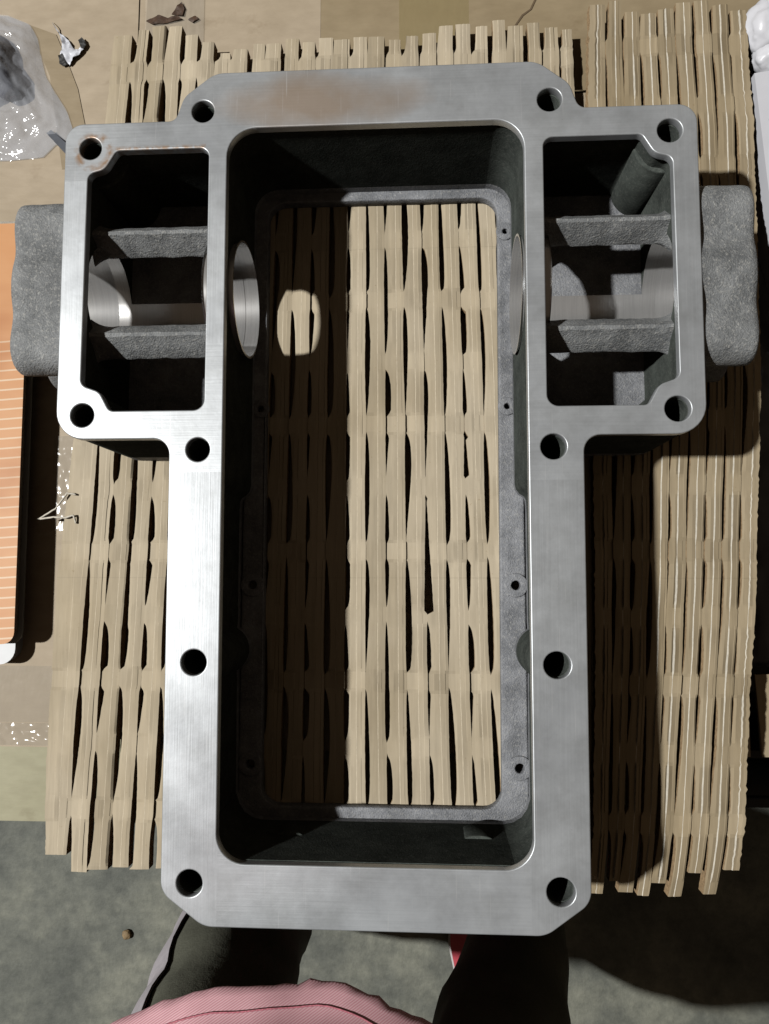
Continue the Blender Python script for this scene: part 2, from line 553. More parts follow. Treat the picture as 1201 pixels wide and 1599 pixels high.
# ------------------------------------------------------------------ slit cardboard mats
PER = 239.5
def build_mat(root, K, bk, ytop, ybot, gmax, amp, zfun, mats, seed, special=None, edge_noise=1.2, phase=0):
    rnd = random.Random(seed)
    gcache = {}
    rolls = {}
    flat_r = [rnd.choice((0, 0, .1, .6)) for _ in range(40)]
    def node_c(k):
        return (325 if (k + phase) % 2 else 205)
    def g(k, Y):
        if k == 0 or k == K:
            return 0.0
        c = node_c(k)
        q = (Y - c) / PER
        i = math.floor(q)
        t = (q - i) * PER                       # 0..PER above a node centre
        key = (k, i)
        if key not in gcache:
            gcache[key] = (rnd.uniform(13, 19), rnd.uniform(13, 19), gmax(k, (i + .5) * PER + c) * rnd.uniform(.75, 1.3), rnd.choice((.26, .34, .5, .6, .68, .74)))
        h0, h1, gm, pk = gcache[key]
        if special:
            s = special(k, Y)
            if s is not None:
                return s
        if t < h0 or t > PER - h1:
            return 0.0
        x = (t - h0) / (PER - h0 - h1)
        if (k + phase) % 2 == 0:                # in-between slits are pinched at the main bridge rows
            dd = abs((Y - 325) / PER - round((Y - 325) / PER)) * PER
            key2 = (k, i, 'p')
            if key2 not in gcache:
                gcache[key2] = rnd.choice((.05, .15, .3, .9))
            gm *= 1 - (1 - gcache[key2]) * min(1.0, max(0.0, (24 - dd) / 9))
        e = math.sin(math.pi * x ** (math.log(.5) / math.log(pk))) ** .42
        return gm * e
    for k in range(K):
        yt, yb = ytop(k), ybot(k)
        n = int((yt - yb) / 6.0)
        v, f, fm = [], [], []
        ph = rnd.uniform(0, 50)
        mid = rnd.uniform(.50, .62)
        tilt = rnd.uniform(-.8, .8)
        fac = (rnd.uniform(-1.5, 1.5), rnd.uniform(-1.2, 1.6), rnd.uniform(.26, .38), rnd.uniform(.4, .7))
        astrip = amp * rnd.uniform(.65, 1.35)
        for r in range(n + 1):
            Y = yt + (yb - yt) * r / n
            g0, g1 = g(k, Y), g(k + 1, Y)
            s0 = .80 + .10 * math.sin(k * 2.4 + math.floor((Y - node_c(k)) / PER) * 1.9 + seed)
            s1 = .80 + .10 * math.sin((k + 1) * 2.4 + math.floor((Y - node_c(k + 1)) / PER) * 1.9 + seed)
            gl, gr = 2 * g0 * s0, 2 * g1 * (1 - s1)
            ol, orr = min(1, g0 / .8), min(1, g1 / .8)
            gl += .45 * ol * fr(Y * .35, k * 2.2 + seed)
            gr += .35 * orr * fr(Y * .3, k * 4.2 + seed)
            wob = .6 * fr(Y * .012, k * 3.1 + seed) + .35 * fr(Y * .11, k * 7.7 + seed)
            wobr = .6 * fr(Y * .012, (k + 1) * 3.1 + seed) + .35 * fr(Y * .11, (k + 1) * 7.7 + seed)
            if k == 0:
                wob += edge_noise * fr(Y * .15, 5.5 + seed)
            if k == K - 1:
                wobr += edge_noise * fr(Y * .2, 8.5 + seed)
            bl_, br_ = bk(k, Y) + wob, bk(k + 1, Y) + wobr
            xl, xr = bl_ + gl, br_ - gr
            wd = xr - xl
            # flatness at both node rows
            def dip(c):
                t = (Y - c) / PER
                d = abs(t - round(t)) * PER
                return min(1.0, max(0.0, (d - 14) / 9))
            q1, q2 = flat_r[(k * 2) % 40], flat_r[(k * 2 + 1) % 40]
            fl = min(q1 + (1 - q1) * dip(325), q2 + (1 - q2) * dip(205)) * min(1.0, max(.15, .75 + 1.3 * fr(Y * .009, k * 5.3 + seed)))
            a = astrip * fl * (.75 + .5 * fr(Y * .013, ph))
            zb = zfun((bk(k, Y) + bk(k + 1, Y)) / 2, Y) + .8 * fr(Y * .012, seed)
            cr = 1.3 * min(1.0, (ol + orr) * .5) * min(g0 + g1, 6) / 6
            for e in (-254, 378):
                cr -= .7 * max(0, 1 - abs(Y - e) / 9)
            tl = tilt * fl
            nk = math.floor((Y - 205) / (PER / 2) + .5)
            dn = abs((Y - 205) / (PER / 2) - nk) * PER / 2
            kk = (nk, k)
            if kk not in rolls:
                rolls[kk] = rnd.choice((-1, 1)) * (rnd.uniform(1.2, 3.4) if nk % 2 else rnd.uniform(.3, 1.6))
            roll = rolls[kk] * min(1.0, max(0.0, (20 - dn) / 3))
            xm = bl_ + (br_ - bl_) * mid + .5 * fr(Y * .05, k * 6.1 + seed)
            f1, f2 = fac[0] * fl, fac[1] * fl
            zs = ((-.7 - tl) * ol + f1 - roll, f1 * .6 - roll * .7, -a * .7, a * .7, -f2 * .5 + roll * .5, f2 + roll * .8, (-.5 + tl) * orr - f2 * .4 + roll)
            xs = (xl, max(xl + .8, bl_ + (br_ - bl_) * fac[2]), xm - .5 - a * .1, xm + .5 + a * .1, xm + (xr - xm) * fac[3], xm + (xr - xm) * (fac[3] + .06), xr)
            for xx, zz in zip(xs, zs):
                v.append((xx * U, Y * U, (zb + zz + cr) * U))
            lo = zb - 23
            v.append((xr * U, Y * U, lo * U))
            v.append((xl * U, Y * U, lo * U))
        for r in range(n):
            for j in range(9):
                j2 = (j + 1) % 9
                f.append((r * 9 + j, (r + 1) * 9 + j, (r + 1) * 9 + j2, r * 9 + j2))
                fm.append(1 if j == 2 else (2 if j in (6, 7, 8) else 0))
        f.append(tuple(range(9))); fm.append(2)
        f.append(tuple(n * 9 + j for j in range(8, -1, -1))); fm.append(2)
        me = mesh_from('strip', v, f)
        for p, i in zip(me.polygons, fm):
            p.material_index = i
        link_mesh('strip', me, mats + [M_core], root, 9)

def lerp_tab(tab, y):
    for (y0, a0), (y1, a1) in zip(tab, tab[1:]):
        if y <= y1:
            return a0 + (a1 - a0) * (y - y0) / (y1 - y0)
    return tab[-1][1]
L0 = [(-780, -626), (-560, -633), (-202, -623), (160, -592), (704, -556), (960, -538)]
B1 = [(-780, -590), (-440, -575), (160, -547), (745, -512), (960, -500)]
W1 = [(-780, 40), (-440, 39.2), (160, 36.8), (745, 34.2), (960, 33.6)]
W2 = [(-780, 40.2), (-440, 38.4), (160, 36.8), (745, 34.2), (960, 33.6)]
W3 = [(-780, 27), (-440, 31), (160, 36.8), (745, 34.2), (960, 33.6)]
def bk1(k, Y):
    if k == 0:
        return lerp_tab(L0, Y)
    b = lerp_tab(B1, Y) + min(7, k - 1) * lerp_tab(W1, Y)
    b += min(14, max(0, k - 8)) * lerp_tab(W2, Y) + max(0, k - 22) * lerp_tab(W3, Y)
    return b - 8 if k == 27 else b
def gm1(k, Y):
    if k <= 8:
        return 6.0 if Y < 500 else 6.0
    return 5.0
rt = random.Random(5)
top1 = [rt.uniform(-8, 8) for _ in range(40)]
TT = [(0, 878), (2, 893), (3, 898), (4, 885), (6, 845), (8, 845), (12, 862), (16, 858), (19, 868), (22, 880), (27, 866)]
def sp1(k, Y):
    if k == 18 and -268 < Y < -58:              # torn bridge: the slit opens into a wedge
        return 1.0 + 8.0 * (-58 - Y) / 210
    if k == 20 and -18 < Y < 60:
        return 1.5 + 4.0 * (60 - Y) / 78
    if k == 3 and -300 < Y < -130:
        return 2.5 + 3.5 * (-130 - Y) / 170
    return None
mat1 = thing('slit_cardboard_mat', 'wide pale slit cardboard mat lying right under the metal housing', 'cardboard mat', (-.05, .02, ZB))
build_mat(mat1, 27, bk1, lambda k: lerp_tab(TT, k + .5) + top1[k], lambda k: (-742 if k else -722) + top1[k + 5] * .7, gm1, 1.35,
          lambda x, y: 1.5 * fr(x * .01, y * .01), [M_mat1, M_edge1], 3, sp1)
L2 = [(-800, 368), (-330, 384), (700, 391), (960, 398)]
R2 = [(-800, 620), (-640, 633), (-200, 671), (150, 692), (640, 697), (870, 690), (960, 688)]
def bk2(k, Y):
    bow = 6 * math.sin((Y + 300) / 300) * math.sin(math.pi * k / 9)
    return lerp_tab(L2, Y) + (lerp_tab(R2, Y) - lerp_tab(L2, Y)) * k / 9 + bow
def z2(x, y):
    z = 22 + 4 * fr(x * .006, y * .006, 4)
    if y < -600:
        z -= (-600 - y) ** 2 * .0012
    if x > 600:
        z -= (x - 600) * .05
    return z
mat2 = thing('slit_cardboard_mat', 'narrow tan slit cardboard mat with white torn edges, right of the metal housing', 'cardboard mat', (.21, .02, ZB))
END2 = [-768, -742, -764, -770, -744, -770, -722, -764, -716, -752]
build_mat(mat2, 9, bk2, lambda k: 878 + 18 * math.cos(k * 1.1) * .6 + (12 if k == 1 else 0), lambda k: END2[k], lambda k, Y: 3.8 if Y > -560 else 4.2, 4.2, z2, [M_mat2, M_edge], 9, None, 2.6)
for o in (mat1, mat2):
    o['group'] = 'slit cardboard mats under the housing'

# loose torn fibre at the left edge of the mat
st = thing('paper_string', 'thin torn paper string hanging off the left edge of the pale mat', 'string', (-.25, -.03, 0))
path = [(-.236, -.018, .001), (-.243, -.017, .002), (-.251, -.029, .003), (-.265, -.037, .002), (-.252, -.0355, .004), (-.243, -.036, .003), (-.237, -.034, .003), (-.235, -.042, .001)]
fine = []
for a, b in zip(path, path[1:]):
    for t in range(5):
        q = Vector(a).lerp(Vector(b), t / 5)
        fine.append(q + Vector((.0004 * fr(t + a[0] * 900), .0004 * fr(t * 2 + a[1] * 700), 0)))
link_mesh('fibre', tube(fine, [.0007 + .0004 * abs(fr(i * .7)) for i in range(len(fine))], 6), M_edge, st, 180)

# ------------------------------------------------------------------ the machine housing
hou = thing('machine_housing', 'grey T shaped cast iron machine housing with a milled flange and open centre', 'machine housing', (0, 0, 0))
def mirror(pts):
    """right half listed top to bottom -> closed outline (clockwise)"""
    return pts + [(-x, y, r) for x, y, r in reversed(pts)]
def outer(o=0):
    return round_poly(mirror([(262 - o * .5, 625 - o, 46), (313 - o, 586, 34), (327 - o, 545 - o, 16), (511 - o, 545 - o, 30), (511 - o, 18 + o, 46),
                              (325 - o, 18 + o, 26), (323 - o, -678, 34), (256 - o * .5, -727 + o, 44)]))
def wing(o=0, s=1):
    p = [(270 - o, 497.5 + o, 16), (424, 497.5 + o, 12), (443 + o * .5, 466 + o * .5, 22), (471 + o, 459 + o, 14), (472 + o, 106 - o, 14), (441 + o * .5, 95 - o * .5, 22), (424, 63.5 - o, 12), (270 - o, 63.5 - o, 18)]
    return round_poly([(s * x, y, r) for x, y, r in p])
main_op = round_poly([(-240, 529, 48), (240, 529, 48), (240, -634, 44), (-238, -634, 44)], 10)
HOLES = [(468, 502, 19.5), (-468, 502, 18.5), (281, 559.6, 19.5), (-281, 559.6, 18.5), (468, 57, 20), (-468, 57, 19),
         (278.6, 0, 20), (-278.6, 0, 19), (278.6, -333, 20.5), (-278.6, -333, 20), (278.6, -663.6, 21), (-278.6, -663.6, 20)]
FZ = 233
fl = slab([outer(), main_op, wing(0, 1), wing(0, -1)] + [circle(*h) for h in HOLES], FZ, HZ, 2.0)
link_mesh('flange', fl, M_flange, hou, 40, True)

def cavity():
    """inside of the box: pad round the bearing seats above, thinner walls and two bolt columns below"""
    p = [(241, 530, 46), (241, -38, 18), (262, -62, 14)]
    side = round_poly([(-241, 530, 46), (241, 530, 46), (241, -36, 16), (262, -62, 16), (262, -290, 6)], 8)
    # right column
    def col(sx):
        a = []
        for i in range(15):
            t = math.radians(118 + (242 - 118) * i / 14)
            a.append((sx * (283 + 43 * math.cos(t)), -333 + 43 * math.sin(t)))
        return a
    top = round_poly([(-241, 0, 0), (-241, 530, 46), (241, 530, 46), (241, 0, 0)], 8)
    top = [q for q in top if q[1] > 100]
    R = [(241, -34), (243, -44), (249, -52), (257, -57), (261, -64), (262, -80), (262, -280)] + col(1) + [(262, -385), (261, -590)]
    bot = [(256, -606), (246, -620), (232, -629), (214, -633), (-212, -633), (-230, -629), (-244, -620), (-254, -606), (-259, -590)]
    Lp = [(-x, y) for x, y in reversed(R)]
    return top + R + bot + Lp
cav = cavity()
AX, BZ, BR = 282, 135, 97
FLR = 43
bolt = [circle(x, y, r - .8, 20) for x, y, r in HOLES]
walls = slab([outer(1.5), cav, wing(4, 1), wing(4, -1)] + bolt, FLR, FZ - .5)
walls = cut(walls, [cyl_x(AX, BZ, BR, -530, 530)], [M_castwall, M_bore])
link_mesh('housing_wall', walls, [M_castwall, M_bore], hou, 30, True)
fl_ = slab([outer(1.5), cav], 1.5, FLR)
fl_ = cut(fl_, [cyl_x(AX, BZ, BR, -530, 530)], [M_cast, M_bore])
link_mesh('cavity_floor', fl_, [M_cast, M_bore], hou, 30, True)
# foot ledge round the lower opening
opening = round_poly([(-219, 513, 34), (217, 513, 34), (214, -614, 34), (-219, -614, 34)], 8)
inner = round_poly([(-258, 535, 30), (258, 535, 30), (262, -640, 30), (-262, -640, 30)])
lholes = [(231, 112, 5.5), (243, -217, 8.5), (246, -541, 8.5), (231, 445, 5), (-229, 112, 6), (-240, -217, 8), (-240, -541, 8)]
ledge = slab([inner, opening] + [circle(a, b, c, 16) for a, b, c in lholes], 1.0, 25, 3.0)
# build the ledge with a rough cast surface
link_mesh('foot_ledge', ledge, M_cast, hou, 60)
for a, b, c in lholes:
    pr = 22 if c > 7 else 17
    link_mesh('ledge_pad', slab([circle(a, b, pr, 24), circle(a, b, c, 16)], 23, 28.5, 2.2), M_cast, hou, 60)
# bearing seats: turned rings in the inner walls, with a retaining groove
def seat(x0, x1, parent, groove=True):
    n = 72
    prof = [(x0, BR + 9), (x0, BR - .6), ((x0 + x1) / 2 - 4, BR - .6)]
    if groove:
        m_ = (x0 + x1) / 2 + 3
        prof = [(x0, BR + 3), (x0, BR - .8), (m_ - 3, BR - .8), (m_ - 2.6, BR + 3), (m_ + 2.6, BR + 3), (m_ + 3, BR - .8), (x1, BR - .8), (x1, BR + 3)]
    else:
        prof = [(x0, BR + 10), (x0, BR - .8), (x1, BR - .8), (x1, BR + 10)]
    rings = [[(x * U, (AX + r * math.cos(2 * math.pi * i / n)) * U, (BZ + r * math.sin(2 * math.pi * i / n)) * U) for i in range(n)] for x, r in prof]
    return link_mesh('bearing_seat', loft(rings, True, False), M_bore, parent, 35)
seat(-283, -231, hou)
seat(236, 283, hou)
# round columns under the outer upper bolt holes of the wings
for sx in (-1, 1):
    col = [(sx * 470 + 47 * math.cos(2 * math.pi * i / 40), 504 + 47 * math.sin(2 * math.pi * i / 40)) for i in range(40)]
    col = [(max(-508, min(508, x)), min(y, 541)) for x, y in col]
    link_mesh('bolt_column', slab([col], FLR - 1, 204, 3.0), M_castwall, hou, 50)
# end bosses with two side lugs each
def boss(sx):
    n = 96
    def rad(t):
        c = Vector((math.cos(t), math.sin(t)))
        best = 112.0
        k = 0.0
        for sgn, zo, rr in ((1, 66, 45), (-1, 66, 45), (1, -58, 40), (-1, -58, 40)):
            L = Vector((sgn * 106, zo))
            d = L.dot(c)
            q = rr * rr - (L.length_squared - d * d)
            if d > 0 and q > 0:
                k = max(k, d + math.sqrt(q))
        return max(best, k)
    raw = [rad(2 * math.pi * i / n) for i in range(n)]
    for _ in range(7):
        raw = [(raw[i - 1] + 2 * raw[i] + raw[(i + 1) % n]) / 4 for i in range(n)]
    def ring(x, off, inner=False):
        out = []
        for i in range(n):
            t = 2 * math.pi * i / n
            r = (BR if x < 520 else 86) if inner else raw[i] + off
            yy, zz = r * math.cos(t), r * math.sin(t)
            if not inner:
                zz = max(min(zz, 113), -BZ + 3)
                s_ = .8 * fr(x * .03, yy * .03, zz * .03) + .35 * fr(x * .1, yy * .1, zz * .1)
                yy += s_ * math.cos(t); zz += s_ * math.sin(t)
            xx = x
            if x > 510:
                q = (x - 510) / 139
                xx = 510 + 90 * q
            out.append((sx * xx * U, (AX + yy) * U, (BZ + zz) * U))
        return out
    prof = [ring(500, 4), ring(512, 2), ring(524, 0)] + [ring(x, 0) for x in range(536, 640, 12)] + [ring(642, -1.5), ring(647, -5), ring(649, -11)]
    rings = prof + [ring(649, 0, True), ring(500, 0, True)]
    me = loft(rings, True, False)
    nn = n * (len(rings) - 2)
    me.materials.clear()
    for p in me.polygons:
        p.material_index = 1 if all(vi >= n * (len(rings) - 2) for vi in p.vertices) else 0
    return link_mesh('end_boss', me, [M_castboss, M_bore], hou, 50)
boss(-1)
boss(1)
# ribs bridging each wing above the bore, roof shaped on top
def rib(sx, yc, hw, dz=0):
    xs = [262 + (486 - 262) * i / 28 for i in range(29)]
    rings = []
    for x in xs:
        e = max(0, 1 - (482 - x) / 26) ** 2
        e2 = max(0, 1 - (x - 266) / 20) ** 2
        fl_ = 10 * e + 6 * e2
        def j(q):
            return 1.3 * fr(x * .05 * sx, q, yc) + .9 * fr(x * .21 * sx, q * 2, yc)
        prof = [(-hw * .25, 150), (-hw - fl_, 179 + dz), (-hw * .95 - fl_, 184 + dz), (-hw * .35, 202 + dz), (1, 215 + dz + fl_ * .5), (7, 216 + dz + fl_ * .5), (hw * .7 + fl_ * .5, 202 + dz), (hw + fl_, 190 + dz), (hw * .5, 150)]
        rings.append([(sx * x * U, (yc + a + j(i * 3.3)) * U, (b + j(i * 5.1 + 2)) * U) for i, (a, b) in enumerate(prof)])
    return link_mesh('cross_rib', loft(rings), M_castboss, hou, 35)
rib(-1, 369, 24); rib(-1, 195, 27)
rib(1, 371, 23); rib(1, 193, 26)
# blind pads low on the end wall
for x in (166, -150):
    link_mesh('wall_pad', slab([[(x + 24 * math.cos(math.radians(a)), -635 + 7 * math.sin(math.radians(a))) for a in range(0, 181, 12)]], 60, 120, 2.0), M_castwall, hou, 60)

# ------------------------------------------------------------------ orange book with its white pad
def rounded_rect(x0, y0, x1, y1, r):
    return round_poly([(x0, y0, r), (x1, y0, r), (x1, y1, r), (x0, y1, r)], 6)
def book_mat():
    m, nt, p = new_mat('orange_ruled_cover')
    g = N(nt)
    xyz = g.sep()
    y = xyz[1]
    base = g.ramp(g.noise((12, 12, 12), 1, 5), [(.3, (.62, .29, .12)), (.7, (.70, .37, .17))])
    t = g.math('FRACT', g.math('DIVIDE', g.math('ADD', y, g.math('MULTIPLY', xyz[0], -.07)), .00755))
    ln = g.math('LESS_THAN', g.math('ABSOLUTE', g.math('SUBTRACT', t, .5)), .085)
    ln = g.math('MULTIPLY', ln, g.math('LESS_THAN', y, .104 - .03))
    c = g.mix(g.math('MULTIPLY', ln, .75), base, (.82, .66, .48))
    stain = g.ramp(g.noise((9, 14, 9), 1, 3), [(.52, (1, 1, 1)), (.70, (.72, .55, .42))])
    c = g.mix(.8, c, stain, 'MULTIPLY')
    g.l(c, p.inputs['Base Color'])
    p.inputs['Roughness'].default_value = .48
    p.inputs['Specular IOR Level'].default_value = .3
    g.l(g.bump(g.noise((14, 40, 14), 1, 3), .15, .002), p.inputs['Normal'])
    return m
book = thing('ruled_book', 'orange covered book with white ruled lines, left of the metal housing', 'book', (-.36, .03, ZB))
link_mesh('cover', prism(rounded_rect(-.46, -.131, -.2745, .193, .009), .0122, .0134), book_mat(), book, 40)
M_pages = simple_mat('dark_page_block', (.38, .34, .28), .6, nscale=900, var=.3)
M_backc = simple_mat('grey_book_board', (.45, .46, .44), .5, nscale=50, var=.1)
link_mesh('page_block', prism(rounded_rect(-.458, -.127, -.2772, .1955, .006), .0030, .0119), M_pages, book, 40)
link_mesh('back_cover', prism(rounded_rect(-.461, -.1315, -.2738, .198, .009), .0012, .0027), M_backc, book, 40)
pad = thing('paper_pad', 'white paper pad with rounded corners sticking out below the orange book', 'paper pad', (-.38, .0, ZB))
M_white = simple_mat('white_paper', (.74, .76, .78), .5, nscale=40, var=.06)
link_mesh('pages', prism(rounded_rect(-.47, -.146, -.2815, .10, .012), ZB + .0002, .0004), M_white, pad, 40)
link_mesh('cover_sheet', prism(rounded_rect(-.47, -.1475, -.280, .10, .012), .00055, .0009), M_white, pad, 40)

# ------------------------------------------------------------------ clear plastic bag with a dark part inside
def bag_mat():
    m, nt, p = new_mat('clear_plastic_film')
    g = N(nt)
    p.inputs['Base Color'].default_value = (.80, .84, .92, 1)
    p.inputs['Roughness'].default_value = .09
    p.inputs['Alpha'].default_value = .27
    p.inputs['Specular IOR Level'].default_value = .9
    g.l(g.bump(g.noise((60, 90, 60), 1, 3, .5), .6, .003), p.inputs['Normal'])
    return m
bagout = [(-.40, .392), (-.314, .384), (-.294, .375), (-.287, .363), (-.283, .343), (-.279, .329), (-.271, .316), (-.260, .299), (-.2545, .283), (-.2545, .275), (-.269, .270), (-.279, .260), (-.309, .258), (-.40, .262)]
bag = thing('plastic_bag', 'crumpled clear plastic bag at the upper left of the box top', 'plastic bag', (-.32, .32, ZB))
def bag_sheet(zoff, seed, lift):
    bm = bmesh.new()
    n = 110
    cx, cy = -.335, .318
    def ray(ang):
        best = 9
        d = Vector((math.cos(ang), math.sin(ang)))
        for i in range(len(bagout)):
            a, b = Vector(bagout[i - 1]) - Vector((cx, cy)), Vector(bagout[i]) - Vector((cx, cy))
            e = b - a
            den = d.x * e.y - d.y * e.x
            if abs(den) < 1e-9:
                continue
            t = (a.x * e.y - a.y * e.x) / den
            s = (a.x * d.y - a.y * d.x) / den
            if t > 0 and -1e-6 <= s <= 1 + 1e-6:
                best = min(best, t)
        return best
    rings = []
    for r in range(1, 46):
        q = r / 45
        ring = []
        for i in range(n):
            a = 2 * math.pi * i / n
            R = ray(a) * q
            x, y = cx + R * math.cos(a), cy + R * math.sin(a)
            dome = lift * (1 - q ** 2.2) * math.exp(-(((x + .325) / .055) ** 2 + ((y - .332) / .045) ** 2))
            wr = abs(fr(x * 50 + y * 20, y * 80, seed)) + .45 * abs(fr(x * 110, y * 150 + x * 60, seed + 5)) + .10 * abs(fr(x * 280, y * 320, seed + 9))
            ring.append((x, y, zoff + dome + .0075 * wr * (1 - q ** 6)))
        rings.append(ring)
    return loft(rings, True, False)
M_bag = bag_mat()
link_mesh('film', bag_sheet(ZB + .002, 1, .030), M_bag, bag, 180)
link_mesh('film', bag_sheet(ZB + .0008, 21, .004), M_bag, bag, 180)
dp = thing('rubber_part', 'dark blue black rubber part inside the clear plastic bag', 'rubber part', (-.318, .333, ZB))
M_dark = simple_mat('black_rubber', (.008, .011, .028), .4, nscale=200, var=.4, bump=.5, bscale=200)
rings = []
for i in range(14):
    t = i / 13
    r = .030 * math.sqrt(max(.02, 1 - (2 * t - 1) ** 2)) + .003
    rings.append([(-.366 + .056 * t + 0 * k, .334 + r * math.cos(2 * math.pi * k / 20) * (1 + .15 * fr(k * .9, t * 4)), ZB + .014 + .55 * r * math.sin(2 * math.pi * k / 20)) for k in range(20)])
link_mesh('casing', loft(rings), M_dark, dp, 60)
link_mesh('collar', tube([(-.318, .330, ZB + .012), (-.309, .318, ZB + .012), (-.302, .309, ZB + .010)], [.012, .012, .007], 14), M_dark, dp, 60)

# small torn scrap of white tape with black stuck ends
sc_ = thing('tape_scrap', 'torn scrap of white tape with black ends beside the plastic bag', 'tape scrap', (-.258, .355, ZB))
M_scrap = simple_mat('white_tape_film', (.66, .68, .74), .4, nscale=150, var=.2, bump=.6, bscale=150)
M_blk = simple_mat('black_tar', (.025, .025, .025), .6, nscale=300, var=.4, bump=.8, bscale=300)
def crumple(name, poly, z, amp, m, parent, th=.0007):
    bm = bmesh.new()
    vs = [bm.verts.new((x, y, 0)) for x, y in poly]
    fc = bm.faces.new(vs)
    bmesh.ops.triangulate(bm, faces=[fc])
    bmesh.ops.subdivide_edges(bm, edges=bm.edges[:], cuts=5, use_grid_fill=True)
    for q in bm.verts:
        q.co.z = z + amp * (.6 + fr(q.co.x * 160, q.co.y * 160, 2)) + .3 * amp * fr(q.co.x * 500, q.co.y * 500)
    r = bmesh.ops.extrude_face_region(bm, geom=bm.faces[:])
    for q in r['geom']:
        if isinstance(q, bmesh.types.BMVert):
            q.co.z -= th
    return link_mesh(name, bm_mesh(name, bm), m, parent, 40)
late_parts()
crumple('film', [(-.2755, .3765), (-.268, .366), (-.2605, .3595), (-.2565, .3525), (-.252, .3515), (-.249, .3535), (-.247, .351), (-.2505, .346), (-.2555, .3425), (-.2585, .3375), (-.262, .341), (-.267, .345), (-.2655, .350), (-.265, .356), (-.2675, .363)], ZB + .0016, .0028, M_scrap, sc_)
crumple('black_end', [(-.252, .3585), (-.249, .361), (-.2465, .358), (-.2448, .3545), (-.247, .3505), (-.2495, .352), (-.2505, .355)], ZB + .0022, .0025, M_blk, sc_)
crumple('black_end', [(-.268, .3455), (-.2645, .347), (-.262, .3415), (-.2595, .338), (-.264, .3365), (-.2675, .3395)], ZB + .002, .0025, M_blk, sc_)
# grey plastic strip whose tip shows beside the wing
gs = thing('plastic_strip', 'short dark grey plastic strip poking out at the top left corner of the housing', 'plastic strip', (-.262, .268, ZB))
M_grey = simple_mat('grey_plastic', (.09, .10, .12), .45, nscale=100, var=.2)
link_mesh('strip', prism([(-.2755, .279), (-.2715, .2815), (-.2375, .2515), (-.2375, .243), (-.245, .246)], ZB + .0018, ZB + .0044), M_grey, gs, 40)

# ------------------------------------------------------------------ things along the right edge
kb = thing('white_bag', 'knotted white plastic bag at the upper right corner', 'plastic bag', (.30, .33, ZB))
M_wbag = simple_mat('white_plastic_film', (.74, .75, .80), .35, nscale=30, var=.06, bump=.5, bscale=60)
def lump(c, rad, seed, parent, name, m, squash=(1, 1, .7), amp=.18):
    bm = bmesh.new()
    bmesh.ops.create_icosphere(bm, subdivisions=4, radius=1)
    for q in bm.verts:
        n_ = q.co.normalized()
        d = 1 + amp * fr(n_.x * 1.6 + seed, n_.y * 1.6, n_.z * 1.6) + .10 * abs(fr(n_.x * 4 + seed, n_.y * 4, n_.z * 4)) - .10 * abs(fr(n_.x * 3, n_.y * 7 + seed, n_.z * 2))
        q.co = Vector((c[0] + n_.x * rad * d * squash[0], c[1] + n_.y * rad * d * squash[1], c[2] + n_.z * rad * d * squash[2]))
    return link_mesh(name, bm_mesh(name, bm), m, parent, 180)
lump((.2955, .335, .004), .021, 2, kb, 'knot', M_wbag)
lump((.2975, .314, .001), .016, 6, kb, 'knot_end', M_wbag, (1, .8, .7))
lump((.345, .33, .01), .04, 9, kb, 'bag_body', M_wbag, (1, 1, .6))
wc = thing('white_carton', 'white card carton standing at the right beside the tan mat', 'carton', (.33, .24, ZB))
M_wc = simple_mat('white_card', (.70, .71, .76), .55, nscale=25, var=.06)
link_mesh('carton_body', prism([(.2795, .296), (.40, .312), (.40, .10), (.318, .10), (.2865, .205)], -.05, .010), M_wc, wc, 40)
for i, (a, b) in enumerate([(.2885, .259), (.290, .252), (.2905, .228), (.2925, .234)]):
    link_mesh('pen_mark', prism([(a, b), (a + .0035, b - .007), (a + .004, b - .0068), (a + .0006, b + .0004)], .0103, .0106), M_blk, wc)
sk = thing('grey_sack', 'dark grey crumpled plastic sack beyond the right edge of the tan mat', 'sack', (.34, .03, ZF))
M_sack = simple_mat('grey_sack_film', (.10, .105, .115), .35, nscale=40, var=.3, bump=.8, bscale=50)
v, f = grid(.2735, .50, -.150, .290, 46, 90, lambda a, b: -.035 - .05 * abs(fr(a * 9, b * 9, 3)) - .014 * abs(fr(a * 34, b * 28, 5)) - max(0, (.279 - a)) * 3)
me = mesh_from('sack', v, f)
bm = bmesh.new(); bm.from_mesh(me); bpy.data.meshes.remove(me)
r = bmesh.ops.extrude_face_region(bm, geom=bm.faces[:])
for q in r['geom']:
    if isinstance(q, bmesh.types.BMVert):
        q.co.z = ZF + .002
link_mesh('sack_body', bm_mesh('sack', bm), M_sack, sk, 180)
cp = thing('cardboard_offcut', 'small tan cardboard offcut at the right edge above the black crate', 'cardboard', (.30, -.18, -.03))
link_mesh('sheet', prism([(.2785, -.154), (.40, -.150), (.40, -.216), (.282, -.2145)], -.030, -.026), M_mat2, cp)
ct = thing('black_crate', 'black plastic crate in the shade below the right end of the tan mat', 'crate', (.36, -.28, ZF))
M_crate = simple_mat('black_crate_plastic', (.018, .018, .018), .4, nscale=60, var=.3)
def frame(x0, y0, x1, y1, th):
    return [[(x0, y0), (x1, y0), (x1, y1), (x0, y1)], [(x0 + th, y0 + th), (x1 - th, y0 + th), (x1 - th, y1 - th), (x0 + th, y1 - th)]]
link_mesh('rim', slab(frame(.277, -.262, .60, -.218, .006), -.075, -.063, 0, 1.0), M_crate, ct)
link_mesh('crate_wall', slab(frame(.280, -.259, .597, -.221, .003), ZF + .01, -.0755, 0, 1.0), M_crate, ct)
link_mesh('crate_base', slab([frame(.281, -.258, .596, -.222, .003)[0]], ZF + .003, ZF + .009, 0, 1.0), M_crate, ct)

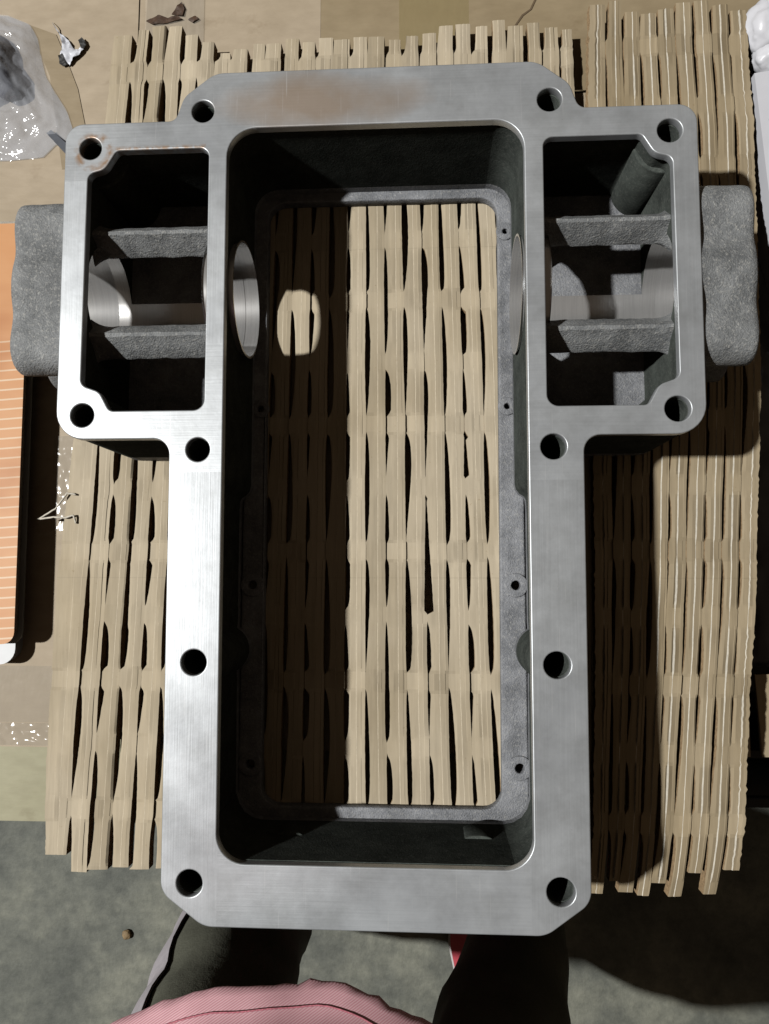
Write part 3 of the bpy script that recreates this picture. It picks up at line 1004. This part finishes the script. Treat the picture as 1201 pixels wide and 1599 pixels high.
# ------------------------------------------------------------------ bits on the floor
pb = thing('pebble', 'small brown pebble on the concrete floor at the lower left', 'pebble', (-.342, -.526, ZF))
M_pb = simple_mat('brown_stone', (.30, .21, .11), .7, nscale=200, var=.3)
lump((-.342, -.526, ZF + .003), .0058, 3, pb, 'stone', M_pb)
wb = thing('plastic_crumb', 'tiny white plastic crumb on the floor beside the right trouser leg', 'crumb', (.186, -.556, ZF))
lump((.186, -.556, ZF + .003), .0045, 8, wb, 'crumb_body', M_wbag)

# ------------------------------------------------------------------ the person standing over the work
per = thing('person', 'person in a pink twill shirt and dark olive trousers standing at the lower edge', 'person', (0, -.5, ZF))
M_skin = simple_mat('skin', (.20, .115, .075), .5, nscale=60, var=.15)
def trouser_mat():
    m, nt, p = new_mat('olive_trouser_cloth')
    g = N(nt)
    wv = g.noise((700, 700, 500), 1, 2)
    big = g.noise((14, 14, 10), 1, 4)
    c = g.ramp(big, [(.3, (.09, .09, .066)), (.7, (.16, .165, .125))])
    g.l(g.mix(.5, c, g.ramp(wv, [(.3, (.7, .7, .7)), (.7, (1.2, 1.2, 1.2))]), 'MULTIPLY'), p.inputs['Base Color'])
    p.inputs['Roughness'].default_value = .85
    g.l(g.bump(wv, .4, .0006, g.bump(big, .6, .006)), p.inputs['Normal'])
    return m
M_tr = trouser_mat()
def shirt_mat():
    m, nt, p = new_mat('pink_twill')
    g = N(nt)
    wv = g.n('ShaderNodeTexWave', wave_type='BANDS', bands_direction='X')
    mp = g.n('ShaderNodeMapping')
    g.l(g.co(), mp.inputs[0])
    mp.inputs['Rotation'].default_value = (0, .5, math.radians(52))
    g.l(mp.outputs[0], wv.inputs['Vector'])
    wv.inputs['Scale'].default_value = 290
    wv.inputs['Distortion'].default_value = .6
    wv.inputs['Detail'].default_value = 2
    c = g.ramp(wv.outputs['Fac'], [(.2, (.72, .34, .39)), (.7, (.88, .56, .60))])
    c = g.mix(.5, c, g.ramp(g.noise((50, 50, 50), 1, 4), [(.3, (.8, .75, .75)), (.7, (1.1, 1.1, 1.1))]), 'MULTIPLY')
    g.l(c, p.inputs['Base Color'])
    p.inputs['Roughness'].default_value = .8
    g.l(g.bump(wv.outputs['Fac'], .25, .0006), p.inputs['Normal'])
    return m
M_sh = shirt_mat()
M_seam = simple_mat('rose_thread', (.50, .16, .20), .8, nscale=900, var=.35)
M_band = simple_mat('pale_side_band', (.50, .47, .50), .8, nscale=300, var=.1)
M_sole = simple_mat('pink_slipper_foam', (.62, .09, .12), .5, nscale=80, var=.1)
M_rim = simple_mat('white_slipper_rim', (.72, .68, .68), .5, nscale=80, var=.08)

# body: one continuous skinned figure from feet to shoulders
def skin_body():
    V = [(-.03, -.405, .22), (-.03, -.395, .45), (-.03, -.395, .74), (-.03, -.40, .90)]
    R = [.05, .05, .05, .03]
    E = [(0, 1), (1, 2), (2, 3)]
    for s, pts in ((1, LEG_R), (-1, LEG_L)):
        prev = 0
        for (x, y, z, r) in pts:
            V.append((x, y, z)); R.append(r * .72)
            E.append((prev, len(V) - 1)); prev = len(V) - 1
    me = bpy.data.meshes.new('body')
    me.from_pydata(V, E, [])
    ob = bpy.data.objects.new('body', me)
    COL.objects.link(ob)
    md = ob.modifiers.new('s', 'SKIN')
    lay = me.skin_vertices[0].data if me.skin_vertices else None
    if lay is None:
        bm = bmesh.new(); bm.from_mesh(me); bm.verts.layers.skin.verify(); bm.to_mesh(me); bm.free()
        lay = me.skin_vertices[0].data
    for i, r in enumerate(R):
        lay[i].radius = (r, r * .8)
    lay[0].use_root = True
    sb = ob.modifiers.new('u', 'SUBSURF'); sb.levels = 2; sb.render_levels = 2
    dg = bpy.context.evaluated_depsgraph_get()
    out = bpy.data.meshes.new_from_object(ob.evaluated_get(dg))
    bpy.data.objects.remove(ob)
    out.materials.clear()
    return out
# hip, thigh, knee, shin, ankle, foot (x, y, z, radius)
LEG_R = [(.070, -.44, .19, .060), (.080, -.455, .10, .060), (.080, -.475, -.02, .062), (.098, -.475, -.14, .058), (.122, -.462, -.24, .050), (.142, -.475, -.33, .040), (.118, -.480, -.368, .034), (.088, -.435, -.385, .028), (.072, -.385, -.388, .024)]
LEG_L = [(-.100, -.43, .19, .050), (-.118, -.425, .10, .056), (-.132, -.432, -.02, .058), (-.144, -.432, -.14, .060), (-.148, -.436, -.24, .060), (-.142, -.455, -.33, .046), (-.132, -.462, -.368, .034), (-.118, -.41, -.385, .028), (-.112, -.36, -.388, .024)]
link_mesh('body', skin_body(), M_skin, per, 180)
def leg_tube(pts, ank):
    P = [Vector(p[:3]) for p in pts[:ank + 1]]
    Rr = [p[3] for p in pts[:ank + 1]]
    pp, rr = [], []
    for i in range(len(P) - 1):
        p0, p1, p2, p3 = P[max(i - 1, 0)], P[i], P[i + 1], P[min(i + 2, len(P) - 1)]
        for t in range(8):
            q = t / 8
            pp.append(.5 * ((2 * p1) + (-p0 + p2) * q + (2 * p0 - 5 * p1 + 4 * p2 - p3) * q * q + (-p0 + 3 * p1 - 3 * p2 + p3) * q ** 3))
            rr.append(Rr[i] + (Rr[i + 1] - Rr[i]) * q)
    pp.append(P[-1]); rr.append(Rr[-1])
    n = 28
    rings = []
    for i, p in enumerate(pp):
        d = (pp[min(i + 1, len(pp) - 1)] - pp[max(i - 1, 0)]).normalized()
        s = d.cross(Vector((0, 1, 0))).normalized()
        t_ = d.cross(s)
        ring = []
        for k in range(n):
            a = 2 * math.pi * k / n
            r = rr[i] * (1 + .07 * fr(i * .35, math.cos(a) * 1.5, math.sin(a) * 1.5 + p.x * 9))
            ring.append(p + s * r * math.cos(a) + t_ * r * math.sin(a))
        rings.append(ring)
    return rings
tr_r, tr_l = leg_tube(LEG_R, 5), leg_tube(LEG_L, 5)
bm = bmesh.new()
for rings in (tr_r, tr_l):
    me = loft(rings)
    bm.from_mesh(me); bpy.data.meshes.remove(me)
me = loft([[(-.02 + .13 * math.cos(a) * q, -.412 + .030 * math.sin(a) * q, z) for a in [2 * math.pi * k / 28 for k in range(28)]] for z, q in ((.12, .75), (.18, .95), (.25, 1.0), (.32, .9))])
bm.from_mesh(me); bpy.data.meshes.remove(me)
trs = link_mesh('trousers', bm_mesh('trousers', bm), M_tr, per, 60)
# pale band along the outer side of the left trouser leg
sv, sf = [], []
for i, ring in enumerate(tr_l):
    c = sum((Vector(q) for q in ring), Vector()) / len(ring)
    for ang in (-46, -34, -22, -10, 2, 14):
        idx = min(ring, key=lambda q: (Vector(q) - c).normalized().dot(-Vector((-math.cos(math.radians(ang)), math.sin(math.radians(-ang)), 0))))
        r = (Vector(idx) - c).length
        dirv = Vector((-math.cos(math.radians(ang)), math.sin(math.radians(-ang)), 0))
        d = (Vector(tr_l[min(i + 1, len(tr_l) - 1)][0]) - Vector(tr_l[max(i - 1, 0)][0])).normalized()
        dirv = (dirv - d * dirv.dot(d)).normalized()
        sv.append(c + dirv * (r * 1.012 + .0008))
for i in range(len(tr_l) - 1):
    for j in range(5):
        sf.append((i * 6 + j, i * 6 + j + 1, (i + 1) * 6 + j + 1, (i + 1) * 6 + j))
me = mesh_from('side_band', sv, sf)
bm = bmesh.new(); bm.from_mesh(me); bpy.data.meshes.remove(me)
bmesh.ops.solidify(bm, geom=bm.faces[:], thickness=.002)
link_mesh('side_band', bm_mesh('side_band', bm), M_band, per, 60)
# slippers
def slipper(heel, toe, wd):
    h, t = Vector(heel), Vector(toe)
    d = (t - h); L = d.length; d.normalize(); s = Vector((-d.y, d.x))
    prof = [(-.02, .55), (.0, .78), (.15, .86), (.4, .78), (.65, 1.0), (.85, .98), (.97, .75), (1.04, .4)]
    left = [h + d * L * a + s * wd * b for a, b in prof]
    right = [h + d * L * a - s * wd * b for a, b in reversed(prof)]
    poly = [(p.x, p.y) for p in left + right]
    cen = h + d * L * .5
    big = [(cen.x + (x - cen.x) * 1.06, cen.y + (y - cen.y) * 1.05) for x, y in poly]
    so = link_mesh('slipper', prism(poly, ZF + .010, ZF + .022), M_sole, per, 40)
    link_mesh('sole', prism(big, ZF + .002, ZF + .0098), M_rim, per, 40)
slipper((.100, -.545), (.088, -.365), .047)
slipper((-.132, -.480), (-.112, -.315), .046)
# shirt: hem ring bulging forward, rising to the shoulders
def shirt():
    n = 160
    rings = []
    lv = [(.152, .985, -.002), (.153, 1.0, 0), (.156, 1.003, 0), (.160, .99, 0), (.166, .955, 0), (.174, .92, 0), (.186, .90, 0), (.22, .90, 0), (.32, .95, 0), (.45, 1.0, 0), (.60, 1.05, 0), (.78, 1.08, 0), (.90, .95, 0), (.96, .6, 0), (.98, .3, 0)]
    for z, q, dy in lv:
        ring = []
        for k in range(n):
            a = 2 * math.pi * k / n
            ca, sa = math.cos(a), math.sin(a)
            wav = 1 + .018 * fr(ca * 3, sa * 3, 5) + .008 * fr(ca * 9, sa * 9, z * 4)
            x = -.042 + .160 * ca * q * wav
            y = -.418 + (.124 if sa > 0 else .034) * sa * q * wav + dy
            zz = z + (.006 * fr(ca * 4, sa * 4, 1))
            if z < .16:
                zz += .0015 * fr(k * 1.9, 3)
                y += .0030 * fr(k * 1.3, 7)
            ring.append((x, y, zz))
        rings.append(ring)
    return loft(rings, True, False)
sh = link_mesh('shirt', shirt(), M_sh, per, 60)
# stitched seam above the frayed hem
co = [q.co.copy() + per.location for q in sh.data.vertices]
for lv_, off in ((4, .0002),):
    ring = [co[lv_ * 160 + k] for k in range(160)]
    cen = sum(ring, Vector()) / 160
    path = [p + (p - cen).normalized() * off + Vector((0, 0, .0006)) for p in ring]
    link_mesh('hem_seam', tube(path + path[:1], .00045, 6), M_seam, sh, 180)
